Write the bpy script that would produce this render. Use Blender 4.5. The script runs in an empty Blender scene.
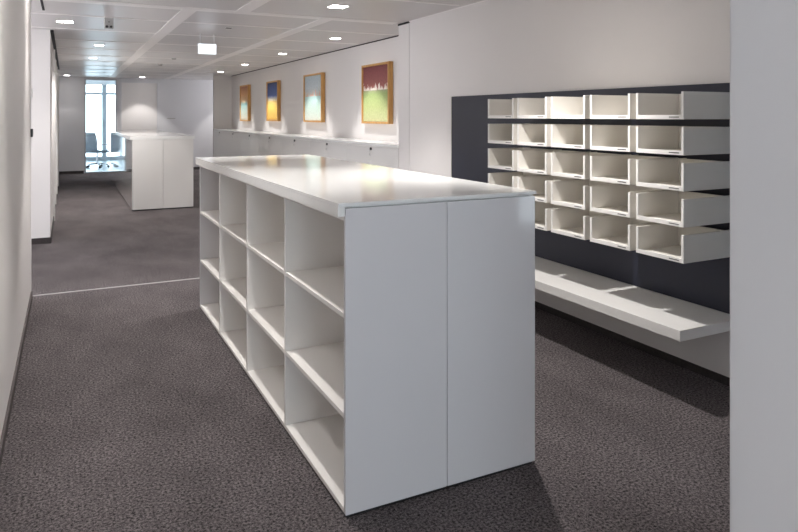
import bpy, bmesh, math, random
from math import sin, cos, pi, atan, radians
random.seed(7)
C = bpy.context.scene.collection
SC = bpy.context.scene
CEIL = 2.57

# ------------------------------------------------------------ materials
def mat(name, col, rough=0.5, spec=0.5, metal=0.0, emit=None, estr=0.0, coat=0.0):
    m = bpy.data.materials.new(name); m.use_nodes = True
    b = m.node_tree.nodes['Principled BSDF']
    b.inputs['Base Color'].default_value = (*col, 1)
    b.inputs['Roughness'].default_value = rough
    b.inputs['Specular IOR Level'].default_value = spec
    b.inputs['Metallic'].default_value = metal
    b.inputs['Coat Weight'].default_value = coat
    b.inputs['Coat Roughness'].default_value = 0.05
    if emit:
        b.inputs['Emission Color'].default_value = (*emit, 1)
        b.inputs['Emission Strength'].default_value = estr
    return m

def nodes(m):
    nt = m.node_tree
    return nt, nt.nodes, nt.links, nt.nodes['Principled BSDF']

def add_variation(m, scale, amount, rough_amt=0.0, bump=0.0, bscale=300, stretch=(1, 1, 1)):
    """subtle procedural mottling of colour + fine bump"""
    nt, N, L, b = nodes(m)
    col = b.inputs['Base Color'].default_value[:]
    tc = N.new('ShaderNodeTexCoord'); mp = N.new('ShaderNodeMapping')
    mp.inputs['Scale'].default_value = stretch
    L.new(tc.outputs['Object'], mp.inputs['Vector'])
    n = N.new('ShaderNodeTexNoise'); n.inputs['Scale'].default_value = scale
    n.inputs['Detail'].default_value = 4
    L.new(mp.outputs['Vector'], n.inputs['Vector'])
    r = N.new('ShaderNodeValToRGB')
    r.color_ramp.elements[0].position = .3; r.color_ramp.elements[1].position = .7
    r.color_ramp.elements[0].color = (*[c * (1 - amount) for c in col[:3]], 1)
    r.color_ramp.elements[1].color = (*[min(1, c * (1 + amount)) for c in col[:3]], 1)
    L.new(n.outputs['Fac'], r.inputs['Fac']); L.new(r.outputs['Color'], b.inputs['Base Color'])
    if bump:
        n2 = N.new('ShaderNodeTexNoise'); n2.inputs['Scale'].default_value = bscale
        L.new(mp.outputs['Vector'], n2.inputs['Vector'])
        bp = N.new('ShaderNodeBump'); bp.inputs['Strength'].default_value = bump
        bp.inputs['Distance'].default_value = .002
        L.new(n2.outputs['Fac'], bp.inputs['Height']); L.new(bp.outputs['Normal'], b.inputs['Normal'])
    return m

M = {}
M['wall'] = add_variation(mat('wall_paint', (.77, .745, .735), .75, .3), 1.3, .012, bump=.12, bscale=180)
M['wall_cool'] = add_variation(mat('wall_paint_cool', (.70, .70, .72), .6, .35), 1.3, .012)
M['white'] = add_variation(mat('white_laminate', (.80, .79, .775), .30, .5), 2.0, .006)
M['shelfwhite'] = add_variation(mat('shelf_white_laminate', (.86, .84, .815), .45, .4), 2.0, .006)
M['endpanel'] = add_variation(mat('gloss_end_panel', (.71, .70, .72), .10, .5), 2.0, .006)
M['top'] = add_variation(mat('gloss_worktop', (.86, .865, .855), .09, .22), 2.0, .005)
M['mirrorwhite'] = mat('high_gloss_white_door', (.74, .73, .72), .04, .8, coat=1.0)
M['tray'] = add_variation(mat('cream_tray_lacquer', (.80, .775, .73), .42, .4), 3.0, .008)
M['trayedge'] = mat('white_tray_edge', (.86, .85, .83), .35, .4)
M['ink'] = mat('printed_dark_grey', (.06, .06, .065), .6)
M['navy'] = add_variation(mat('navy_laminate', (.022, .025, .043), .35, .4), 2.5, .10)
M['cream'] = mat('cream_edge_band', (.80, .77, .70), .45)
M['skirt'] = add_variation(mat('dark_skirting', (.045, .038, .038), .7, .3), 60, .25)
M['plinth'] = mat('black_plinth', (.015, .015, .017), .5)
M['carpetskirt'] = add_variation(mat('carpet_skirting', (.12, .105, .105), .95, .1), 400, .5)
M['darkgap'] = mat('black_shadow_gap', (.012, .012, .014), .7)
M['strip'] = mat('pale_metal_strip', (.42, .40, .40), .5, .3)
M['black'] = mat('black_plastic', (.02, .02, .022), .35)
M['chrome'] = mat('chrome', (.75, .75, .76), .18, .5, metal=1.0)
M['grey_plastic'] = mat('grey_plastic', (.45, .44, .43), .5)
M['white_plastic'] = mat('white_plastic', (.8, .8, .8), .4)
M['alu'] = mat('aluminium_frame', (.42, .44, .47), .35, .5, metal=.5)
M['mullion'] = mat('window_mullion_blue_grey', (.74, .80, .84), .5)
M['chairgrey'] = add_variation(mat('grey_chair_mesh', (.30, .34, .38), .8, .2), 80, .15)
M['lightface'] = mat('lamp_face', (1, 1, 1), .5, emit=(1, .955, .91), estr=15)
M['lightface_soft'] = mat('lamp_face_soft', (1, 1, 1), .5, emit=(1, .96, .92), estr=14)
M['lamp_trim'] = mat('lamp_trim', (.72, .71, .70), .4)
M['signface'] = mat('lit_sign_face', (1, 1, 1), .4, emit=(.80, .90, 1.0), estr=.42)
M['farfloor'] = mat('pale_blue_floor', (.42, .50, .55), .25, .5)

# carpet: looped pile, mottled taupe-grey
def carpet():
    m = mat('taupe_loop_carpet', (.1, .09, .09), .95, .15)
    nt, N, L, b = nodes(m)
    tc = N.new('ShaderNodeTexCoord')
    big = N.new('ShaderNodeTexNoise'); big.inputs['Scale'].default_value = 2.2; big.inputs['Detail'].default_value = 8; big.inputs['Roughness'].default_value = .65
    mp = N.new('ShaderNodeMapping'); mp.inputs['Scale'].default_value = (1, .55, 1); mp.inputs['Rotation'].default_value = (0, 0, .5)
    L.new(tc.outputs['Object'], mp.inputs['Vector']); L.new(mp.outputs['Vector'], big.inputs['Vector'])
    fine = N.new('ShaderNodeTexNoise'); fine.inputs['Scale'].default_value = 85; fine.inputs['Detail'].default_value = 5
    fine.inputs['Roughness'].default_value = .85
    L.new(tc.outputs['Object'], fine.inputs['Vector'])
    vor = N.new('ShaderNodeTexVoronoi'); vor.inputs['Scale'].default_value = 210
    L.new(tc.outputs['Object'], vor.inputs['Vector'])
    r1 = N.new('ShaderNodeValToRGB')
    r1.color_ramp.elements[0].position = .41; r1.color_ramp.elements[1].position = .60
    r1.color_ramp.elements[0].color = (.016, .014, .015, 1); r1.color_ramp.elements[1].color = (.245, .215, .221, 1)
    L.new(fine.outputs['Fac'], r1.inputs['Fac'])
    r2 = N.new('ShaderNodeValToRGB')
    r2.color_ramp.elements[0].position = .30; r2.color_ramp.elements[1].position = .72
    r2.color_ramp.elements[0].color = (.72, .72, .72, 1); r2.color_ramp.elements[1].color = (1.26, 1.26, 1.26, 1)
    L.new(big.outputs['Fac'], r2.inputs['Fac'])
    mx = N.new('ShaderNodeMix'); mx.data_type = 'RGBA'; mx.blend_type = 'MULTIPLY'; mx.inputs[0].default_value = 1
    L.new(r1.outputs['Color'], mx.inputs[6]); L.new(r2.outputs['Color'], mx.inputs[7])
    L.new(mx.outputs[2], b.inputs['Base Color'])
    ad = N.new('ShaderNodeMath'); ad.operation = 'ADD'
    L.new(fine.outputs['Fac'], ad.inputs[0]); L.new(vor.outputs['Distance'], ad.inputs[1])
    bp = N.new('ShaderNodeBump'); bp.inputs['Strength'].default_value = .7; bp.inputs['Distance'].default_value = .006
    L.new(ad.outputs[0], bp.inputs['Height']); L.new(bp.outputs['Normal'], b.inputs['Normal'])
    return m
M['carpet'] = carpet()

# ceiling metal: satin white with very shallow panel crowning along the corridor
def ceiling_mat():
    m = mat('satin_ceiling_metal', (.66, .635, .63), .33, .35)
    nt, N, L, b = nodes(m)
    tc = N.new('ShaderNodeTexCoord')
    n = N.new('ShaderNodeTexNoise'); n.inputs['Scale'].default_value = .9
    L.new(tc.outputs['Object'], n.inputs['Vector'])
    bp = N.new('ShaderNodeBump'); bp.inputs['Strength'].default_value = .25; bp.inputs['Distance'].default_value = .02
    L.new(n.outputs['Fac'], bp.inputs['Height']); L.new(bp.outputs['Normal'], b.inputs['Normal'])
    return m
M['ceiling'] = ceiling_mat()
M['ceilband'] = mat('ceiling_bar', (.90, .87, .86), .45, .35)

def glass_mat():
    m = bpy.data.materials.new('clear_bluish_glass'); m.use_nodes = True
    nt = m.node_tree; N = nt.nodes; L = nt.links
    for n in list(N):
        if n.type == 'BSDF_PRINCIPLED': N.remove(n)
    out = [n for n in N if n.type == 'OUTPUT_MATERIAL'][0]
    t = N.new('ShaderNodeBsdfTransparent'); t.inputs['Color'].default_value = (.90, .96, .98, 1)
    g = N.new('ShaderNodeBsdfGlossy'); g.inputs['Roughness'].default_value = .02
    f = N.new('ShaderNodeFresnel'); f.inputs['IOR'].default_value = 1.35
    mx = N.new('ShaderNodeMixShader')
    L.new(f.outputs[0], mx.inputs[0]); L.new(t.outputs[0], mx.inputs[1]); L.new(g.outputs[0], mx.inputs[2])
    L.new(mx.outputs[0], out.inputs['Surface'])
    return m
M['glass'] = glass_mat()

def wood_mat():
    m = mat('golden_oak_frame', (.50, .27, .09), .45, .4)
    nt, N, L, b = nodes(m)
    tc = N.new('ShaderNodeTexCoord'); mp = N.new('ShaderNodeMapping'); mp.inputs['Scale'].default_value = (60, 60, 6)
    n = N.new('ShaderNodeTexNoise'); n.inputs['Scale'].default_value = 1; n.inputs['Detail'].default_value = 5
    r = N.new('ShaderNodeValToRGB')
    r.color_ramp.elements[0].position = .3; r.color_ramp.elements[1].position = .7
    r.color_ramp.elements[0].color = (.48, .25, .08, 1); r.color_ramp.elements[1].color = (.70, .41, .15, 1)
    L.new(tc.outputs['Object'], mp.inputs['Vector']); L.new(mp.outputs['Vector'], n.inputs['Vector'])
    L.new(n.outputs['Fac'], r.inputs['Fac']); L.new(r.outputs['Color'], b.inputs['Base Color'])
    return m
M['wood'] = wood_mat()

# ------------------------------------------------------------ mesh helpers
def bx(bm, x0, x1, y0, y1, z0, z1, bev=0.0):
    r = bmesh.ops.create_cube(bm, size=1.0)
    vs = r['verts']
    for v in vs:
        v.co.x = x0 + (v.co.x + .5) * (x1 - x0)
        v.co.y = y0 + (v.co.y + .5) * (y1 - y0)
        v.co.z = z0 + (v.co.z + .5) * (z1 - z0)
    if bev:
        es = list({e for v in vs for e in v.link_edges})
        bmesh.ops.bevel(bm, geom=es, offset=bev, segments=2, affect='EDGES', profile=.6)

def cyl(bm, cx, cy, cz, r, h, axis='z', r2=None, seg=24):
    from mathutils import Matrix
    res = bmesh.ops.create_cone(bm, cap_ends=True, segments=seg, radius1=r, radius2=r if r2 is None else r2, depth=h)
    rot = {'z': Matrix.Identity(4), 'x': Matrix.Rotation(pi / 2, 4, 'Y'), 'y': Matrix.Rotation(-pi / 2, 4, 'X')}[axis]
    bmesh.ops.transform(bm, matrix=Matrix.Translation((cx, cy, cz)) @ rot, verts=res['verts'])

def sweep(bm, pts, r, seg=8):
    """round tube along points"""
    from mathutils import Vector
    rings = []
    P = [Vector(p) for p in pts]
    for i, p in enumerate(P):
        d = (P[min(i + 1, len(P) - 1)] - P[max(i - 1, 0)]).normalized()
        a = Vector((0, 0, 1)) if abs(d.z) < .9 else Vector((1, 0, 0))
        u = d.cross(a).normalized(); w = d.cross(u).normalized()
        rr = r[i] if isinstance(r, (list, tuple)) else r
        rings.append([bm.verts.new(p + u * rr * cos(2 * pi * k / seg) + w * rr * sin(2 * pi * k / seg)) for k in range(seg)])
    for a, b in zip(rings, rings[1:]):
        for k in range(seg):
            bm.faces.new((a[k], a[(k + 1) % seg], b[(k + 1) % seg], b[k]))
    bm.faces.new(rings[0][::-1]); bm.faces.new(rings[-1])

def obj(name, bm, m, parent=None, smooth=False):
    bmesh.ops.recalc_face_normals(bm, faces=bm.faces)
    me = bpy.data.meshes.new(name); bm.to_mesh(me); bm.free()
    ms = m if isinstance(m, list) else [m]
    for k in ms: me.materials.append(k)
    if smooth:
        for p in me.polygons: p.use_smooth = True
    o = bpy.data.objects.new(name, me); C.objects.link(o)
    if parent: o.parent = parent
    return o

def boxes(name, lst, m, parent=None, bev=0.0):
    bm = bmesh.new()
    for b in lst: bx(bm, *b, bev=bev)
    return obj(name, bm, m, parent)

def struct(name, lst, m, bev=0.0):
    o = boxes(name, lst, m, None, bev); o['kind'] = 'structure'; return o

def thing(name, label, cat, loc=(0, 0, 0), rotz=0, group=None):
    o = bpy.data.objects.new(name, None); C.objects.link(o)
    o.empty_display_size = .1
    o.location = loc; o.rotation_euler = (0, 0, rotz); o['label'] = label; o['category'] = cat
    if group: o['group'] = group
    return o

def tag(o, label, cat, group=None):
    o['label'] = label; o['category'] = cat
    if group: o['group'] = group
    return o

def dup(root, loc, label, rotz=None):
    r = root.copy(); C.objects.link(r); r.location = loc; r['label'] = label
    if rotz is not None: r.rotation_euler = (0, 0, rotz)
    for ch in list(root.children):
        c = ch.copy(); C.objects.link(c); c.parent = r
        for g in list(ch.children):
            d = g.copy(); C.objects.link(d); d.parent = c
    return r

# ------------------------------------------------------------ the room
XL, XR, XN = -.27, 3.36, 3.82       # left wall, right wall, niche wall
YB = 19.5                            # back wall
struct('floor', [(-3.2, 6.2, -2.9, YB, -.12, 0)], M['carpet'])
struct('floor_far', [(-1.5, 4.5, YB, 25.5, -.12, -.0)], M['farfloor'])
struct('ceiling', [(-3.2, 6.2, -2.6, YB, CEIL, CEIL + .12)], M['ceiling'])
struct('ceiling_far', [(-1.5, 4.5, YB, 25.5, 2.62, 2.74)], M['wall'])

struct('wall_left', [(XL - .14, XL, -2.5, 6.3215, 0, CEIL)], M['wall'])
struct('trim_1', [(XL, XL + .004, 6.295, 6.3245, 0, CEIL), (XL - .145, XL, 6.3218, 6.3245, 0, CEIL)], M['white'])
struct('baseboard_left', [(XL, XL + .012, -2.5, 6.30, 0, .065), (XL - .14, XL + .012, 6.325, 6.337, 0, .065)], M['carpetskirt'])
# left bay behind the opening, pier, recessed bays
struct('wall_left_bay', [(-3.2, XL - .14, 6.18, 6.30, 0, CEIL)], M['wall'])
struct('wall_left_pier', [(-3.2, -.18, 9.0, 10.85, 0, CEIL - .0)], M['wall'])
struct('baseboard_left_pier', [(-3.2, -.168, 8.988, 9.0, 0, .07), (-.18, -.168, 9.0, 10.86, 0, .07)], M['skirt'])
struct('wall_left_far', [(-.40, -.20, 10.85, YB, 0, CEIL)], M['wall'])
struct('trim_2', [(-.20, -.155, 10.86, 10.92, 0, 2.5), (-.20, -.165, 12.9, 12.96, 0, 2.5), (-.20, -.165, 14.6, 14.66, 0, 2.5), (-.20, -.155, 16.2, 16.26, 0, 2.5)], M['white'], bev=.002)
struct('baseboard_left_far', [(-.20, -.188, 10.92, YB, 0, .07)], M['skirt'])
struct('trim_3', [(-.18, -.145, 9.0, 16.2, CEIL - .028, CEIL)], M['darkgap'])
struct('trim_13', [(-.215, -.195, 6.3, 7.35, CEIL - .006, CEIL)], M['darkgap'])

# right wall, pilaster joint and niche
struct('wall_right', [(XR, XR + .14, 1.086, 6.43, 0, CEIL), (XR, XN + .14, 6.437, 6.70, 0, CEIL)], M['wall'])
struct('baseboard_right', [(XR - .012, XR, 1.086, 6.43, 0, .045)], M['skirt'])
struct('wall_niche', [(XN, XN + .14, 6.70, 17.27, 0, CEIL)], M['wall'])
struct('wall_added_far_right', [(5.3, 5.44, 17.36, YB, 0, 1.5)], M['wall'])  # hidden wall added to cut daylight on back wall, low top lets some in
struct('wall_niche_end', [(XR, 5.44, 17.27, 17.36, 0, CEIL)], M['wall'])
struct('trim_4', [(XR - .010, XR, 6.43, 6.70, CEIL - .02, CEIL)], M['darkgap'])
struct('trim_5', [(XN - .008, XN, 6.70, 17.27, CEIL - .012, CEIL)], M['darkgap'])
struct('trim_6', [(XR - .01, XR, 1.086, 6.43, CEIL - .006, CEIL)], M['ceilband'])

# wall end at the right of the camera
struct('wall_near_right', [(1.45, 2.68, -2.5, 1.085, 0, CEIL), (3.08, 3.44, .96, 1.085, 0, CEIL), (2.68, 3.08, .96, 1.085, 2.45, CEIL)], M['wall_cool'], bev=.006)
w4 = struct('window_added_side', [(2.71, 3.05, 1.01, 1.02, .03, 2.42)], M['glass'])  # unseen window added to brighten the tray sides with daylight
boxes('window_frame', [(2.68, 2.71, .97, 1.07, 0, 2.45), (3.05, 3.08, .97, 1.07, 0, 2.45), (2.71, 3.05, .97, 1.07, 2.42, 2.45), (2.71, 3.05, .97, 1.07, 0, .03)], M['alu'], w4)  # frame of the added side window

# back wall with glazed door opening and a closed door
gx0, gx1, gz = .42, 1.21, 2.52       # glazed opening
dx0, dx1, dz = 1.33, 2.24, 2.44      # door
struct('wall_back', [(-.40, gx0, YB, YB + .14, 0, CEIL), (gx0, gx1, YB, YB + .14, gz, CEIL), (gx1, dx0 - .05, YB, YB + .14, 0, CEIL),
                     (dx0 - .05, dx1 + .05, YB, YB + .14, dz + .05, CEIL), (dx1 + .05, 6.2, YB, YB + .14, 0, CEIL)], M['wall_cool'])
struct('baseboard_back', [(-.20, gx0 - .02, YB - .012, YB, 0, .075), (dx1 + .08, 6.2, YB - .012, YB, 0, .075)], M['skirt'])
w = struct('window_1', [(gx0 + .03, gx1 - .03, YB + .06, YB + .07, .03, gz - .03)], M['glass'])
boxes('window_frame', [(gx0, gx0 + .03, YB - .01, YB + .12, 0, gz), (gx1 - .03, gx1, YB - .01, YB + .12, 0, gz),
                       (gx0 + .03, gx1 - .03, YB - .01, YB + .12, gz - .03, gz), (gx0 + .03, gx1 - .03, YB, YB + .12, 0, .03)], M['alu'], w, bev=.002)
d = struct('door_1', [(dx0, dx1, YB - .004, YB + .04, .008, dz)], M['wall'], bev=.003)
boxes('door_frame', [(dx0 - .05, dx0 - .004, YB - .022, YB + .1, 0, dz + .05), (dx1 + .004, dx1 + .05, YB - .022, YB + .1, 0, dz + .05),
                     (dx0 - .004, dx1 + .004, YB - .022, YB + .1, dz + .004, dz + .05)], M['wall_cool'], d, bev=.002)
bm = bmesh.new(); bx(bm, dx1 - .09, dx1 - .06, YB - .012, YB - .004, .96, 1.14, bev=.003)
cyl(bm, dx1 - .075, YB - .03, 1.05, .009, .05, 'y'); bx(bm, dx1 - .20, dx1 - .066, YB - .066, YB - .05, 1.042, 1.06, bev=.004)
obj('door_handle', bm, M['chrome'], d)

# room beyond the glass
struct('wall_beyond', [(-1.5, -1.36, YB + .14, 25.5, 0, 2.62), (4.3, 4.44, YB + .14, 25.5, 0, 2.62)], M['wall_cool'])
struct('window_2', [(-1.36, 4.3, 25.2, 25.21, 0, 2.55)], M['glass'])
w2 = bpy.data.objects['window_2']
boxes('mullion', [(x - .07, x + .07, 25.12, 25.28, 0, 2.62) for x in (-.55, .16, 1.16, 2.2, 3.2)], M['mullion'], w2)
boxes('transom', [(-1.36, 4.3, 25.14, 25.26, 2.27, 2.34), (-1.36, 4.3, 25.14, 25.26, 0, .12)], M['mullion'], w2)

# carpet joint strip
struct('wall_near', [(XL - .14, XL + .02, -2.64, -2.5, 0, CEIL), (1.40, 3.50, -2.64, -2.5, 0, CEIL), (XL + .02, 1.40, -2.64, -2.5, 2.45, CEIL)], M['wall'])
w3 = struct('window_added_rear', [(XL + .05, 1.37, -2.575, -2.565, .03, 2.42)], M['glass'])  # unseen window added to let in cool daylight from behind
boxes('window_frame', [(XL + .02, XL + .05, -2.62, -2.52, 0, 2.45), (1.37, 1.40, -2.62, -2.52, 0, 2.45), (XL + .05, 1.37, -2.62, -2.52, 2.42, 2.45), (XL + .05, 1.37, -2.62, -2.52, 0, .03)], M['alu'], w3)  # frame of the added rear window
struct('trim_7', [(-2.0, XR, 6.40, 6.425, .0, .004)], M['strip'])

# ceiling bars
ys = [-.2, 1.4, 2.7, 4.0, 5.3]
struct('trim_8', [(-.25, 3.29, y - .025, y + .025, CEIL - .004, CEIL) for y in ys], M['ceilband'])
struct('trim_9', [(-2.0, 3.29, 6.55, 6.72, CEIL - .005, CEIL)], M['ceilband'])
struct('trim_10', [(-.17 if y > 9 else -2.0, 3.76, y - .035, y + .035, CEIL - .004, CEIL) for y in (7.6, 8.8, 10.05, 11.25, 12.5, 13.75, 15.0, 16.2)], M['ceilband'])
struct('trim_11', [(-.17, 3.29, y - .035, y + .035, CEIL - .004, CEIL) for y in (17.4, 18.6)], M['ceilband'])
struct('trim_12', [(1.49, 1.63, -.5, 6.55, CEIL - .005, CEIL), (1.0, 1.14, 6.72, YB, CEIL - .005, CEIL), (2.42, 2.56, 6.72, YB, CEIL - .005, CEIL)], M['ceilband'])

# ------------------------------------------------------------ recessed downlights
LIGHTS = []
def spot(x, y, power, size, blend, z=CEIL - .03, col=(1, .96, .92), r=.05, tilt=(0, 0)):
    ld = bpy.data.lights.new('downlight_beam', 'SPOT'); ld.energy = power; ld.color = col
    ld.spot_size = radians(size); ld.spot_blend = blend; ld.shadow_soft_size = r
    o = bpy.data.objects.new('downlight_beam', ld); C.objects.link(o)
    o.location = (x, y, z); o.rotation_euler = (tilt[0], tilt[1], 0)
    return o
def make_downlight(s, fm):
    t = thing('downlight', '', 'ceiling light', (0, 0, CEIL), group='square recessed ceiling downlights')
    w_ = .010
    boxes('lamp_trim', [(-s - w_, s + w_, -s - w_, -s, -.004, -.0005), (-s - w_, s + w_, s, s + w_, -.004, -.0005),
                        (-s - w_, -s, -s, s, -.004, -.0005), (s, s + w_, -s, s, -.004, -.0005)], M['lamp_trim'], t, bev=.001)
    boxes('lamp_face', [(-s, s, -s, s, -.0025, -.0005)], fm, t)
    return t
DL = [
    (2.30, 5.87, 'square recessed downlight in the nearest ceiling panels, top centre of the view'),
    (-.02, 8.15, 'square recessed downlight close to the left wall pier'),
    (.42, 10.64, 'added square fill light in line with the glazed opening, nearer one'),  # this and the next fixture are added, over reflections on the ceiling
    (.42, 13.04, 'added square fill light in line with the glazed opening, farther one'),
    (1.80, 18.90, 'square recessed downlight right in front of the closed back door'),
    (3.22, 8.31, 'square recessed downlight above the red and green painting'),
    (3.22, 10.75, 'square recessed downlight above the pale painting with coral figures'),
    (3.22, 13.35, 'square recessed downlight above the blue and yellow painting'),
    (3.22, 15.75, 'square recessed downlight above the orange and teal painting'),
    (.74, 3.40, 'square recessed downlight over the open shelf side of the near island'),
    (2.28, 3.25, 'square recessed downlight over the aisle between near island and wall trays'),
    (.74, 5.87, 'square recessed downlight over the far end of the near island'),
    (4.25, 18.90, 'square recessed downlight behind the niche end panel by the back wall'),
    (.00, 18.90, 'square recessed downlight in the far left corner by the glazed opening'),
    (-.02, .90, 'added square fill light along the left wall, level with the viewer'),  # first of three added fixtures that brighten left wall and shelf bays
    (-.02, 3.30, 'added square fill light along the left wall, beside the front of the near island'),
    (-.02, 5.72, 'added square fill light along the left wall, beside the carpet joint strip'),
    (.60, -.90, 'added square fill light in the passage behind the viewer'),  # added out of view for ambient light from the rear
]
d0 = make_downlight(.078, M['lightface']); d1_ = make_downlight(.06, M['lightface_soft']); used = set()
for i, (x, y, lab) in enumerate(DL):
    soft = 2 < x and 8 < y < 17 or y > 18 or .3 < x < .5
    src = d1_ if soft else d0
    if soft in used: dup(src, (x, y, CEIL), lab)
    else: src.location = (x, y, CEIL); src['label'] = lab; used.add(soft)
spot(2.28, 3.25, 64, 92, .65, r=.025, tilt=(0, -.09))
spot(2.30, 5.87, 42, 92, .6, r=.03)
spot(.74, 3.40, 39, 84, .7, r=.025)
spot(.74, 5.87, 42, 88, .5, r=.03)
spot(.60, -.90, 50, 120, .8, r=.03)  # added fill from behind the camera
for y in (.9, 3.30, 5.72): spot(-.02, y, 20, 70, 1.0, r=.04)  # added row, bounces light off the left wall into the shelves
spot(-.02, 8.15, 14, 100, .6, r=.04)
spot(.42, 10.64, 60, 120, .7, r=.04)  # added fill for the far aisle and far island
spot(.42, 13.04, 72, 120, .7, r=.04)  # added fill farther down the aisle
spot(1.80, 18.90, 26, 88, .4, r=.04)
spot(4.25, 18.90, 24, 84, .25, r=.04)
spot(.00, 18.90, 5, 88, .4, r=.04)
for y in (8.31, 10.75, 13.35, 15.75):
    spot(3.22, y, 32, 86, .35, r=.04, col=(1, .97, .94))

# ------------------------------------------------------------ near island
IX0, IX1, IY0, IY1 = .945, 1.842, 2.333, 5.42
IM = 1.393
BAYS = [2.36, 3.12, 3.88, 4.66, 5.42]
TZ = 1.148
t = thing('open_bookcase', 'white open bookcase, three shelves high, left half of the near island', 'bookcase', (IX0, IY0, 0))
def rel(lst, o): return [(a - o[0], b - o[0], c - o[1], d_ - o[1], e - o[2], f - o[2]) for a, b, c, d_, e, f in lst]
def relboxes(name, lst, m, parent, bev=0.0):
    return boxes(name, rel(lst, parent.location), m, parent, bev)
relboxes('plinth', [(IX0 + .006, IM - .004, IY0 + .006, IY1 - .006, 0, .012)], M['plinth'], t)
relboxes('end_panel', [(IX0, IM - .0015, IY0, IY0 + .019, .012, 1.178)], M['endpanel'], t, bev=.001)
relboxes('end_panel', [(IX0, IM - .0015, IY1 - .019, IY1, .012, TZ)], M['endpanel'], t, bev=.001)
relboxes('back_panel', [(IM - .02, IM - .002, IY0 + .019, IY1 - .019, .012, TZ)], M['shelfwhite'], t)
for k in range(4):
    y0 = BAYS[k] - (.010 if k else .0) ; y1 = BAYS[k + 1]
    a = IY0 + .019 if k == 0 else BAYS[k] + .010
    b = IY1 - .019 if k == 3 else BAYS[k + 1] - .010
    relboxes('bottom_board', [(IX0 + .001, IM - .02, a, b, .012, .031)], M['shelfwhite'], t, bev=.001)
    relboxes('shelf', [(IX0 + .002, IM - .02, a, b, .372, .391)], M['shelfwhite'], t, bev=.001)
    relboxes('shelf', [(IX0 + .002, IM - .02, a, b, .755, .774)], M['shelfwhite'], t, bev=.001)
    relboxes('top_board', [(IX0 + .001, IM - .02, a, b, TZ - .019, TZ)], M['shelfwhite'], t, bev=.001)
    if k: relboxes('divider', [(IX0 + .001, IM - .02, BAYS[k] - .010, BAYS[k] + .010, .012, TZ)], M['shelfwhite'], t, bev=.001)
t = thing('storage_cabinet', 'white closed cabinet, right half of the near island, backing the open bookcase', 'cabinet', (IM, IY0, 0))
relboxes('plinth', [(IM + .004, IX1 - .012, IY0 + .006, IY1 - .006, 0, .012)], M['plinth'], t)
relboxes('end_panel', [(IM + .0015, IX1, IY0, IY0 + .019, .012, 1.178)], M['endpanel'], t, bev=.001)
relboxes('end_panel', [(IM + .0015, IX1, IY1 - .019, IY1, .012, TZ)], M['endpanel'], t, bev=.001)
relboxes('body', [(IM + .0015, IX1 - .022, IY0 + .019, IY1 - .019, .012, TZ)], M['white'], t)
for k in range(4):
    a = IY0 + .021 if k == 0 else BAYS[k] + .0015
    b = IY1 - .021 if k == 3 else BAYS[k + 1] - .0015
    dd = relboxes('door', [(IX1 - .020, IX1 - .001, a, b, .02, TZ - .003)], M['white'], t, bev=.001)
    bm = bmesh.new(); bx(bm, IX1 - .001 - t.location.x, IX1 + .010 - t.location.x, b - .05 - IY0, b - .038 - IY0, .95, 1.07, bev=.002)
    obj('handle', bm, M['chrome'], dd)
# worktop: 5 cm slab, thin lip carried over the end panels
bm = bmesh.new()
bx(bm, 0.914, 1.848, IY0 + .022, IY1 + .004, TZ + .001, 1.186, bev=.0)
bx(bm, 0.914, 1.848, IY0 - .003, IY1 + .004, 1.186, 1.20, bev=.0015)
bx(bm, 0.914, IX0 - .004, IY0 - .002, IY0 + .022, TZ + .001, 1.186)
tag(obj('worktop', bm, M['top']), 'thick glossy white worktop covering the near island', 'worktop')

# ------------------------------------------------------------ far island
FX0, FX1, FY0, FY1 = .93, 1.885, 11.4, 17.2
FM = 1.405
t = thing('storage_cabinet', 'glossy white cabinet, left half of the far island, mirroring the glazed opening', 'cabinet', (FX0, FY0, 0))
relboxes('plinth', [(FX0 + .01, FM - .004, FY0 + .01, FY1 - .006, 0, .02)], M['plinth'], t)
relboxes('body', [(FX0 + .02, FM - .002, FY0, FY1, .02, 1.145)], M['white'], t, bev=.001)
n = 6
for k in range(n):
    a = FY0 + (FY1 - FY0) * k / n; b = FY0 + (FY1 - FY0) * (k + 1) / n
    dd = relboxes('door', [(FX0, FX0 + .019, a + .0008, b - .0008, .022, 1.143)], M['mirrorwhite'], t)
    bm = bmesh.new(); cyl(bm, -.003, b - .05 - FY0, 1.08, .010, .006, 'x'); obj('lock', bm, M['chrome'], dd)
t = thing('storage_cabinet', 'white cabinet, right half of the far island behind the near one', 'cabinet', (FM, FY0, 0))
relboxes('plinth', [(FM + .004, FX1 - .012, FY0 + .01, FY1 - .006, 0, .02)], M['plinth'], t)
relboxes('body', [(FM + .002, FX1 - .02, FY0, FY1, .02, 1.145)], M['white'], t, bev=.001)
for k in range(n):
    a = FY0 + (FY1 - FY0) * k / n; b = FY0 + (FY1 - FY0) * (k + 1) / n
    relboxes('door', [(FX1 - .019, FX1, a + .0015, b - .0015, .022, 1.143)], M['white'], t)
bm = bmesh.new()
bx(bm, FX0 - .03, FX1 + .02, FY0 - .004, FY1 + .03, 1.146, 1.20, bev=.002)
tag(obj('worktop', bm, M['top']), 'white worktop covering the far island near the back wall', 'worktop')

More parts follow.
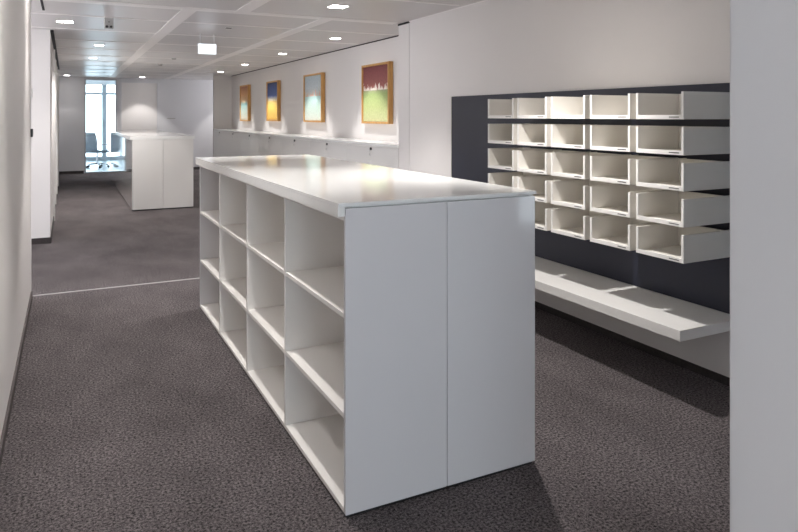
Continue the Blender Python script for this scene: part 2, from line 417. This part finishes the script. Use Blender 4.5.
# ------------------------------------------------------------ sideboard row in the niche
SB = [6.755 + 1.515 * i for i in range(8)]; SB[0] = 6.705; SB[-1] = 17.265
SBL = ['nearest to the pilaster, under the red and green painting', 'second from the pilaster',
       'third from the pilaster, under the pale painting', 'fourth from the pilaster, middle of the row',
       'third from the far end, under the blue and yellow painting', 'second from the far end', 'farthest from the pilaster, at the far end']
for i in range(7):
    y0, y1 = SB[i], SB[i + 1]; ym = (y0 + y1) / 2
    t = thing('low_cabinet', 'white two-door low cabinet, ' + SBL[i], 'cabinet', (XR, ym, 0), group='row of low cabinets in the niche')
    relboxes('plinth', [(XR + .05, XN - .002, y0 + .003, y1 - .003, 0, .06)], M['plinth'], t)
    relboxes('body', [(XR + .022, XN - .002, y0 + .001, y1 - .001, .06, 1.165)], M['white'], t)
    d1 = relboxes('door', [(XR, XR + .02, y0 + .0025, ym - .0015, .065, 1.150)], M['white'], t, bev=.001)
    relboxes('door', [(XR, XR + .02, ym + .0015, y1 - .0025, .065, 1.150)], M['white'], t, bev=.001)
    bm = bmesh.new(); cyl(bm, -.006, -.03, 1.125, .017, .014, 'x')
    lk = obj('lock', bm, M['black'], d1)
    bm = bmesh.new(); bx(bm, -.020, -.017, -.034, -.026, 1.06, 1.112); cyl(bm, -.0185, -.03, 1.052, .014, .003, 'x')
    bx(bm, -.030, -.014, -.033, -.027, 1.108, 1.122)
    obj('key', bm, M['chrome'], lk)
tag(boxes('worktop', [(XR - .012, XN - .009, 6.704, 17.266, 1.167, 1.20)], M['top'], bev=.002), 'long white worktop ledge along the niche under the four paintings', 'worktop')

# ------------------------------------------------------------ paintings
def painting_mat(name, stops, band, fig_col, fig_fac, nscale=9):
    """stops: (v, colour) from bottom to top. band: (v0, v1) zone for brushed little figures"""
    m = mat(name, (.5, .5, .5), .6, .3)
    nt, N, L, b = nodes(m)
    tc = N.new('ShaderNodeTexCoord'); sp = N.new('ShaderNodeSeparateXYZ')
    L.new(tc.outputs['Generated'], sp.inputs[0])
    n = N.new('ShaderNodeTexNoise'); n.inputs['Scale'].default_value = nscale; n.inputs['Detail'].default_value = 6
    L.new(tc.outputs['Generated'], n.inputs['Vector'])
    a = N.new('ShaderNodeMath'); a.operation = 'MULTIPLY_ADD'; a.inputs[1].default_value = .07; 
    s = N.new('ShaderNodeMath'); s.operation = 'SUBTRACT'; s.inputs[1].default_value = .035
    L.new(n.outputs['Fac'], a.inputs[0]); L.new(sp.outputs['Z'], a.inputs[2]); L.new(a.outputs[0], s.inputs[0])
    r = N.new('ShaderNodeValToRGB')
    while len(r.color_ramp.elements) < len(stops): r.color_ramp.elements.new(.5)
    for e, (p, c) in zip(r.color_ramp.elements, stops): e.position = p
    for e, (p, c) in zip(r.color_ramp.elements, stops): e.color = (*c, 1)
    L.new(s.outputs[0], r.inputs['Fac'])
    # fine brush mottling
    n3 = N.new('ShaderNodeTexNoise'); n3.inputs['Scale'].default_value = 28; n3.inputs['Detail'].default_value = 4
    L.new(tc.outputs['Generated'], n3.inputs['Vector'])
    r3 = N.new('ShaderNodeValToRGB'); r3.color_ramp.elements[0].position = .3; r3.color_ramp.elements[1].position = .7
    r3.color_ramp.elements[0].color = (.84, .84, .84, 1); r3.color_ramp.elements[1].color = (1.1, 1.1, 1.1, 1)
    L.new(n3.outputs['Fac'], r3.inputs['Fac'])
    mu = N.new('ShaderNodeMix'); mu.data_type = 'RGBA'; mu.blend_type = 'MULTIPLY'; mu.inputs[0].default_value = 1
    L.new(r.outputs['Color'], mu.inputs[6]); L.new(r3.outputs['Color'], mu.inputs[7])
    # upright dabs: noise stretched vertically, threshold rising with height in the band
    mp = N.new('ShaderNodeMapping'); mp.inputs['Scale'].default_value = (1, 13, 5)
    L.new(tc.outputs['Generated'], mp.inputs['Vector'])
    n2 = N.new('ShaderNodeTexNoise'); n2.inputs['Scale'].default_value = 1.0; n2.inputs['Detail'].default_value = 2
    L.new(mp.outputs['Vector'], n2.inputs['Vector'])
    mr = N.new('ShaderNodeMapRange'); mr.inputs['From Min'].default_value = band[0]; mr.inputs['From Max'].default_value = band[1]
    mr.inputs['To Min'].default_value = .42; mr.inputs['To Max'].default_value = .72
    L.new(sp.outputs['Z'], mr.inputs['Value'])
    g = N.new('ShaderNodeMath'); g.operation = 'GREATER_THAN'; L.new(n2.outputs['Fac'], g.inputs[0]); L.new(mr.outputs[0], g.inputs[1])
    lo = N.new('ShaderNodeMath'); lo.operation = 'GREATER_THAN'; lo.inputs[1].default_value = band[0]; L.new(sp.outputs['Z'], lo.inputs[0])
    hi = N.new('ShaderNodeMath'); hi.operation = 'LESS_THAN'; hi.inputs[1].default_value = band[1]; L.new(sp.outputs['Z'], hi.inputs[0])
    m1 = N.new('ShaderNodeMath'); m1.operation = 'MULTIPLY'; L.new(g.outputs[0], m1.inputs[0]); L.new(lo.outputs[0], m1.inputs[1])
    m2 = N.new('ShaderNodeMath'); m2.operation = 'MULTIPLY'; L.new(m1.outputs[0], m2.inputs[0]); L.new(hi.outputs[0], m2.inputs[1])
    m3 = N.new('ShaderNodeMath'); m3.operation = 'MULTIPLY'; m3.inputs[1].default_value = fig_fac; L.new(m2.outputs[0], m3.inputs[0])
    mx = N.new('ShaderNodeMix'); mx.data_type = 'RGBA'; L.new(m3.outputs[0], mx.inputs[0])
    L.new(mu.outputs[2], mx.inputs[6]); mx.inputs[7].default_value = (*fig_col, 1)
    L.new(mx.outputs[2], b.inputs['Base Color'])
    return m
P4 = painting_mat('paint_red_green', [(0, (.60, .62, .34)), (.25, (.44, .50, .22)), (.50, (.33, .42, .17)), (.555, (.36, .40, .22)), (.58, (.66, .45, .40)), (.61, (.34, .12, .105)), (.8, (.26, .085, .085)), (1, (.20, .055, .06))], (.565, .74), (.92, .86, .78), .85)
P3 = painting_mat('paint_pale_coral', [(0, (.70, .74, .66)), (.3, (.55, .70, .62)), (.55, (.42, .62, .62)), (.62, (.52, .55, .56)), (.75, (.50, .56, .60)), (1, (.42, .50, .55))], (.54, .74), (.72, .38, .26), .75)
P2 = painting_mat('paint_blue_yellow', [(0, (.75, .48, .12)), (.3, (.85, .60, .14)), (.50, (.80, .58, .20)), (.58, (.42, .44, .48)), (.64, (.10, .14, .32)), (.85, (.06, .09, .24)), (1, (.05, .06, .14))], (.50, .58), (.7, .7, .6), .4)
P1 = painting_mat('paint_orange_teal', [(0, (.72, .68, .56)), (.25, (.52, .62, .54)), (.48, (.25, .42, .40)), (.56, (.60, .42, .25)), (.75, (.60, .32, .16)), (1, (.34, .15, .08))], (.42, .5), (.2, .35, .35), .5)
def painting(y0, y1, z0, z1, pm, label, dpt=.075):
    t = thing('painting', label, 'painting', (XN, (y0 + y1) / 2, z0), group='framed paintings in the niche')
    W, H, f = y1 - y0, z1 - z0, .028
    x0, x1 = -dpt, -.006
    boxes('frame', [(x0, x1, -W / 2, -W / 2 + f, 0, H), (x0, x1, W / 2 - f, W / 2, 0, H),
                    (x0, x1, -W / 2 + f, W / 2 - f, 0, f), (x0, x1, -W / 2 + f, W / 2 - f, H - f, H)], M['wood'], t, bev=.002)
    boxes('canvas', [(x0 + .018, x1 - .004, -W / 2 + f + .004, W / 2 - f - .004, f + .004, H - f - .004)], pm, t)
PW = .80
painting(7.766, 8.651, 1.425, 2.245, P4, 'gold-framed painting, dark red above yellow-green, nearest of the four')
painting(10.314, 11.24, 1.425, 2.25, P3, 'gold-framed painting, pale grey-blue above mint, coral figures between')
painting(12.857, 13.678, 1.425, 2.245, P2, 'gold-framed painting, dark blue above bright yellow')
painting(15.266, 16.07, 1.41, 2.26, P1, 'gold-framed painting, orange-brown above teal and cream, farthest of the four')

# ------------------------------------------------------------ navy wall panel, trays and bench
NY0, NY1 = 1.6, 5.513
tag(boxes('wall_panel', [(XR - .02, XR - .0005, NY0, NY1, .412, 1.718)], M['navy'], bev=.001), 'dark navy panel fixed to the right wall behind the trays', 'wall panel')
pn = bpy.data.objects['wall_panel']
boxes('edge_band', [(XR - .022, XR - .0005, NY1, NY1 + .008, .412, 1.720)], M['cream'], pn)

def make_tray():
    t = thing('letter_tray', '', 'letter tray', group='cream letter trays on the navy panel')
    Wd, D, H, th = .330, .3975, .150, .016      # origin: front right bottom corner; +y to the far side, +x into the wall
    bm = bmesh.new(); bx(bm, .0, D, 0, Wd, 0, th, bev=.001); obj('tray_base', bm, M['tray'], t)
    for y in (0, Wd - th):
        bm = bmesh.new(); bx(bm, .0, D, y, y + th, th, H, bev=.0015); obj('side_panel', bm, M['tray'], t)
    bm = bmesh.new(); bx(bm, .338 - th, .338, th, Wd - th, th, H, bev=.001); obj('back_panel', bm, M['tray'], t)
    bm = bmesh.new(); bx(bm, -.005, -.0003, 0.0, Wd, 0, .024, bev=.0012)
    bl = obj('front_rail', bm, M['trayedge'], t)
    bm = bmesh.new(); bx(bm, -.0062, -.0052, .03, .095, .010, .0145); obj('name_strip', bm, M['ink'], bl)
    for y in (-.0003, Wd - th):
        bm = bmesh.new(); bx(bm, -.005, -.0003, y, y + th, .0245, H, bev=.001); obj('side_edge', bm, M['trayedge'], t)
    return t
rows = ['top row on the navy panel', 'second row on the navy panel', 'middle row on the navy panel', 'fourth row on the navy panel', 'bottom row on the navy panel']
cols = ['rightmost', 'second from right', 'middle column', 'second from left', 'leftmost']
t0 = make_tray(); first = True
for r_ in range(5):
    for c_ in range(5):
        lab = 'cream open letter tray, %s, %s' % (rows[r_], cols[c_])
        loc = (2.942, 2.468 + .376 * c_, .742 + .1925 * (4 - r_))
        if first: t0.location = loc; t0['label'] = lab; first = False
        else: dup(t0, loc, lab)
tag(boxes('wall_bench', [(2.855, XR - .0005, 2.42, 5.513, .353, .410)], M['white'], bev=.002), 'thick white wall-mounted bench under the letter trays', 'bench')

# ------------------------------------------------------------ small ceiling and wall items
t = thing('exit_sign', 'glowing white emergency exit sign box hanging from the ceiling', 'exit sign', (1.585, 8.55, 2.443))
boxes('housing', [(-.115, .115, 0, .03, -.135, .0)], M['white_plastic'], t, bev=.003)
boxes('lit_face', [(-.108, .108, -.003, -.0003, -.13, -.004)], M['signface'], t)
boxes('bracket', [(-.09, -.08, .01, .02, .0005, CEIL - 2.443), (.08, .09, .01, .02, .0005, CEIL - 2.443)], M['white_plastic'], t)

t = thing('ceiling_sensor', 'small beige box sensor with two dark lenses hanging from the ceiling', 'sensor', (.395, 7.62, CEIL))
boxes('housing', [(-.045, .045, -.035, .035, -.118, -.0005)], M['grey_plastic'], t, bev=.006)
bm = bmesh.new(); cyl(bm, -.02, -.037, -.100, .013, .012, 'y'); cyl(bm, .02, -.037, -.100, .013, .012, 'y'); cyl(bm, 0, -.036, -.05, .006, .008, 'y')
obj('lens', bm, M['black'], t)
t = thing('wall_slot', 'tiny dark slot fitting flush in the ceiling right of the exit sign', 'ceiling fitting', (1.70, 7.85, CEIL))
boxes('bezel', [(-.04, .04, -.035, .035, -.006, -.0005)], M['ceilband'], t, bev=.002)
boxes('slot', [(-.032, .032, -.026, .026, -.009, -.0062)], M['black'], t)
t.name = 'ceiling_fitting'
def detector(x, y, lab):
    t = thing('smoke_detector', lab, 'smoke detector', (x, y, CEIL))
    bm = bmesh.new(); cyl(bm, 0, 0, -.008, .05, .015); obj('base', bm, M['white_plastic'], t)
    bm = bmesh.new(); cyl(bm, 0, 0, -.028, .03, .024, r2=.042); obj('cap', bm, M['grey_plastic'], t)
    return t
detector(1.66, 13.9, 'small round grey ceiling detector, left of two beyond the exit sign')
detector(1.70, 12.3, 'small round grey ceiling detector, right of two beyond the exit sign')

t = thing('card_reader', 'small black card reader near the end of the left wall', 'card reader', (XL, 6.29, 1.39))
boxes('housing', [(.0005, .018, -.06, .0, -.034, .034)], M['black'], t, bev=.004)
boxes('keypad', [(.0183, .0205, -.05, -.01, -.02, .02)], M['grey_plastic'], t)
t = thing('alarm_button', 'small white call point above the black reader on the left wall end', 'call point', (XL, 6.29, 1.72))
boxes('housing', [(.0005, .014, -.05, .0, -.04, .04)], M['white_plastic'], t, bev=.004)

t = thing('wall_switch', 'tiny grey sign plate on the back wall right of the closed door', 'sign plate', (2.62, YB - .001, 1.46))
boxes('plate', [(-.11, .11, -.006, -.0005, -.012, .012)], M['grey_plastic'], t, bev=.001)
t.name = 'sign_plate'

# ------------------------------------------------------------ office chair beyond the glass
def office_chair(loc, rz, lab):
    t = thing('office_chair', lab, 'chair', loc, rz)
    # seat and back face +x
    bm = bmesh.new(); bx(bm, -.24, .25, -.24, .24, .44, .50, bev=.02); obj('seat', bm, M['chairgrey'], t, True)
    bm = bmesh.new()
    prof = [(-.25, .50), (-.27, .62), (-.26, .76), (-.29, .90), (-.33, 1.04)]
    W = .23; vs = []
    for x, z in prof:
        row = []
        for s in range(9):
            u = -1 + s / 4
            row.append((bm.verts.new((x - .03 * (1 - u * u), W * u * (1 - .06 * (z > 1)), z)), bm.verts.new((x - .03 * (1 - u * u) - .03, W * u * (1 - .06 * (z > 1)), z))))
        vs.append(row)
    for i in range(len(vs) - 1):
        for s in range(8):
            for q in (0, 1):
                bm.faces.new((vs[i][s][q], vs[i][s + 1][q], vs[i + 1][s + 1][q], vs[i + 1][s][q]))
        for s in (0, 8):
            bm.faces.new((vs[i][s][0], vs[i][s][1], vs[i + 1][s][1], vs[i + 1][s][0]))
    for i in (0, len(vs) - 1):
        for s in range(8):
            bm.faces.new((vs[i][s][0], vs[i][s + 1][0], vs[i][s + 1][1], vs[i][s][1]))
    obj('backrest', bm, M['chairgrey'], t, True)
    for s in (-1, 1):
        bm = bmesh.new(); sweep(bm, [(-.26, s * .25, .52), (-.25, s * .27, .66), (-.1, s * .27, .69), (.12, s * .27, .68), (.16, s * .26, .62), (.1, s * .25, .47)], .014)
        obj('armrest', bm, M['chrome'], t, True)
    bm = bmesh.new(); cyl(bm, 0, 0, .27, .028, .34); obj('column', bm, M['chrome'], t)
    base = None
    bm = bmesh.new()
    for k in range(5):
        a = 2 * pi * k / 5 + .3
        sweep(bm, [(0, 0, .12), (.16 * cos(a), .16 * sin(a), .11), (.31 * cos(a), .31 * sin(a), .075)], [.028, .02, .014])
    base = obj('star_base', bm, M['chrome'], t, True)
    for k in range(5):
        a = 2 * pi * k / 5 + .3
        bm = bmesh.new(); cyl(bm, .31 * cos(a), .31 * sin(a), .03, .03, .04, 'y'); obj('caster', bm, M['black'], base)
office_chair((.80, 21.6, 0), radians(48), 'grey swivel office chair seen through the glazed opening')

# ------------------------------------------------------------ world, camera
wd = bpy.data.worlds.new('daylight'); SC.world = wd; wd.use_nodes = True
bg = wd.node_tree.nodes['Background']; bg.inputs['Color'].default_value = (.95, .955, 1.0, 1); bg.inputs['Strength'].default_value = 2.2

cam = bpy.data.cameras.new('camera'); co = bpy.data.objects.new('camera', cam); C.objects.link(co)
cam.sensor_width = 36; cam.sensor_fit = 'HORIZONTAL'; cam.lens = 661 / 798 * 36
cam.shift_y = -(266 - 116) / 798
cam.clip_start = .02
co.location = (0, 0, 1.53); co.rotation_euler = (pi / 2, 0, -atan(332 / 661))
SC.camera = co
SC.view_settings.view_transform = 'Standard'; SC.view_settings.look = 'None'
SC.view_settings.gamma = 1; SC.view_settings.use_curve_mapping = False
SC.view_settings.exposure = 1.4
SC.cycles.max_bounces = 12; SC.cycles.diffuse_bounces = 8; SC.cycles.glossy_bounces = 5
SC.cycles.sample_clamp_indirect = 4
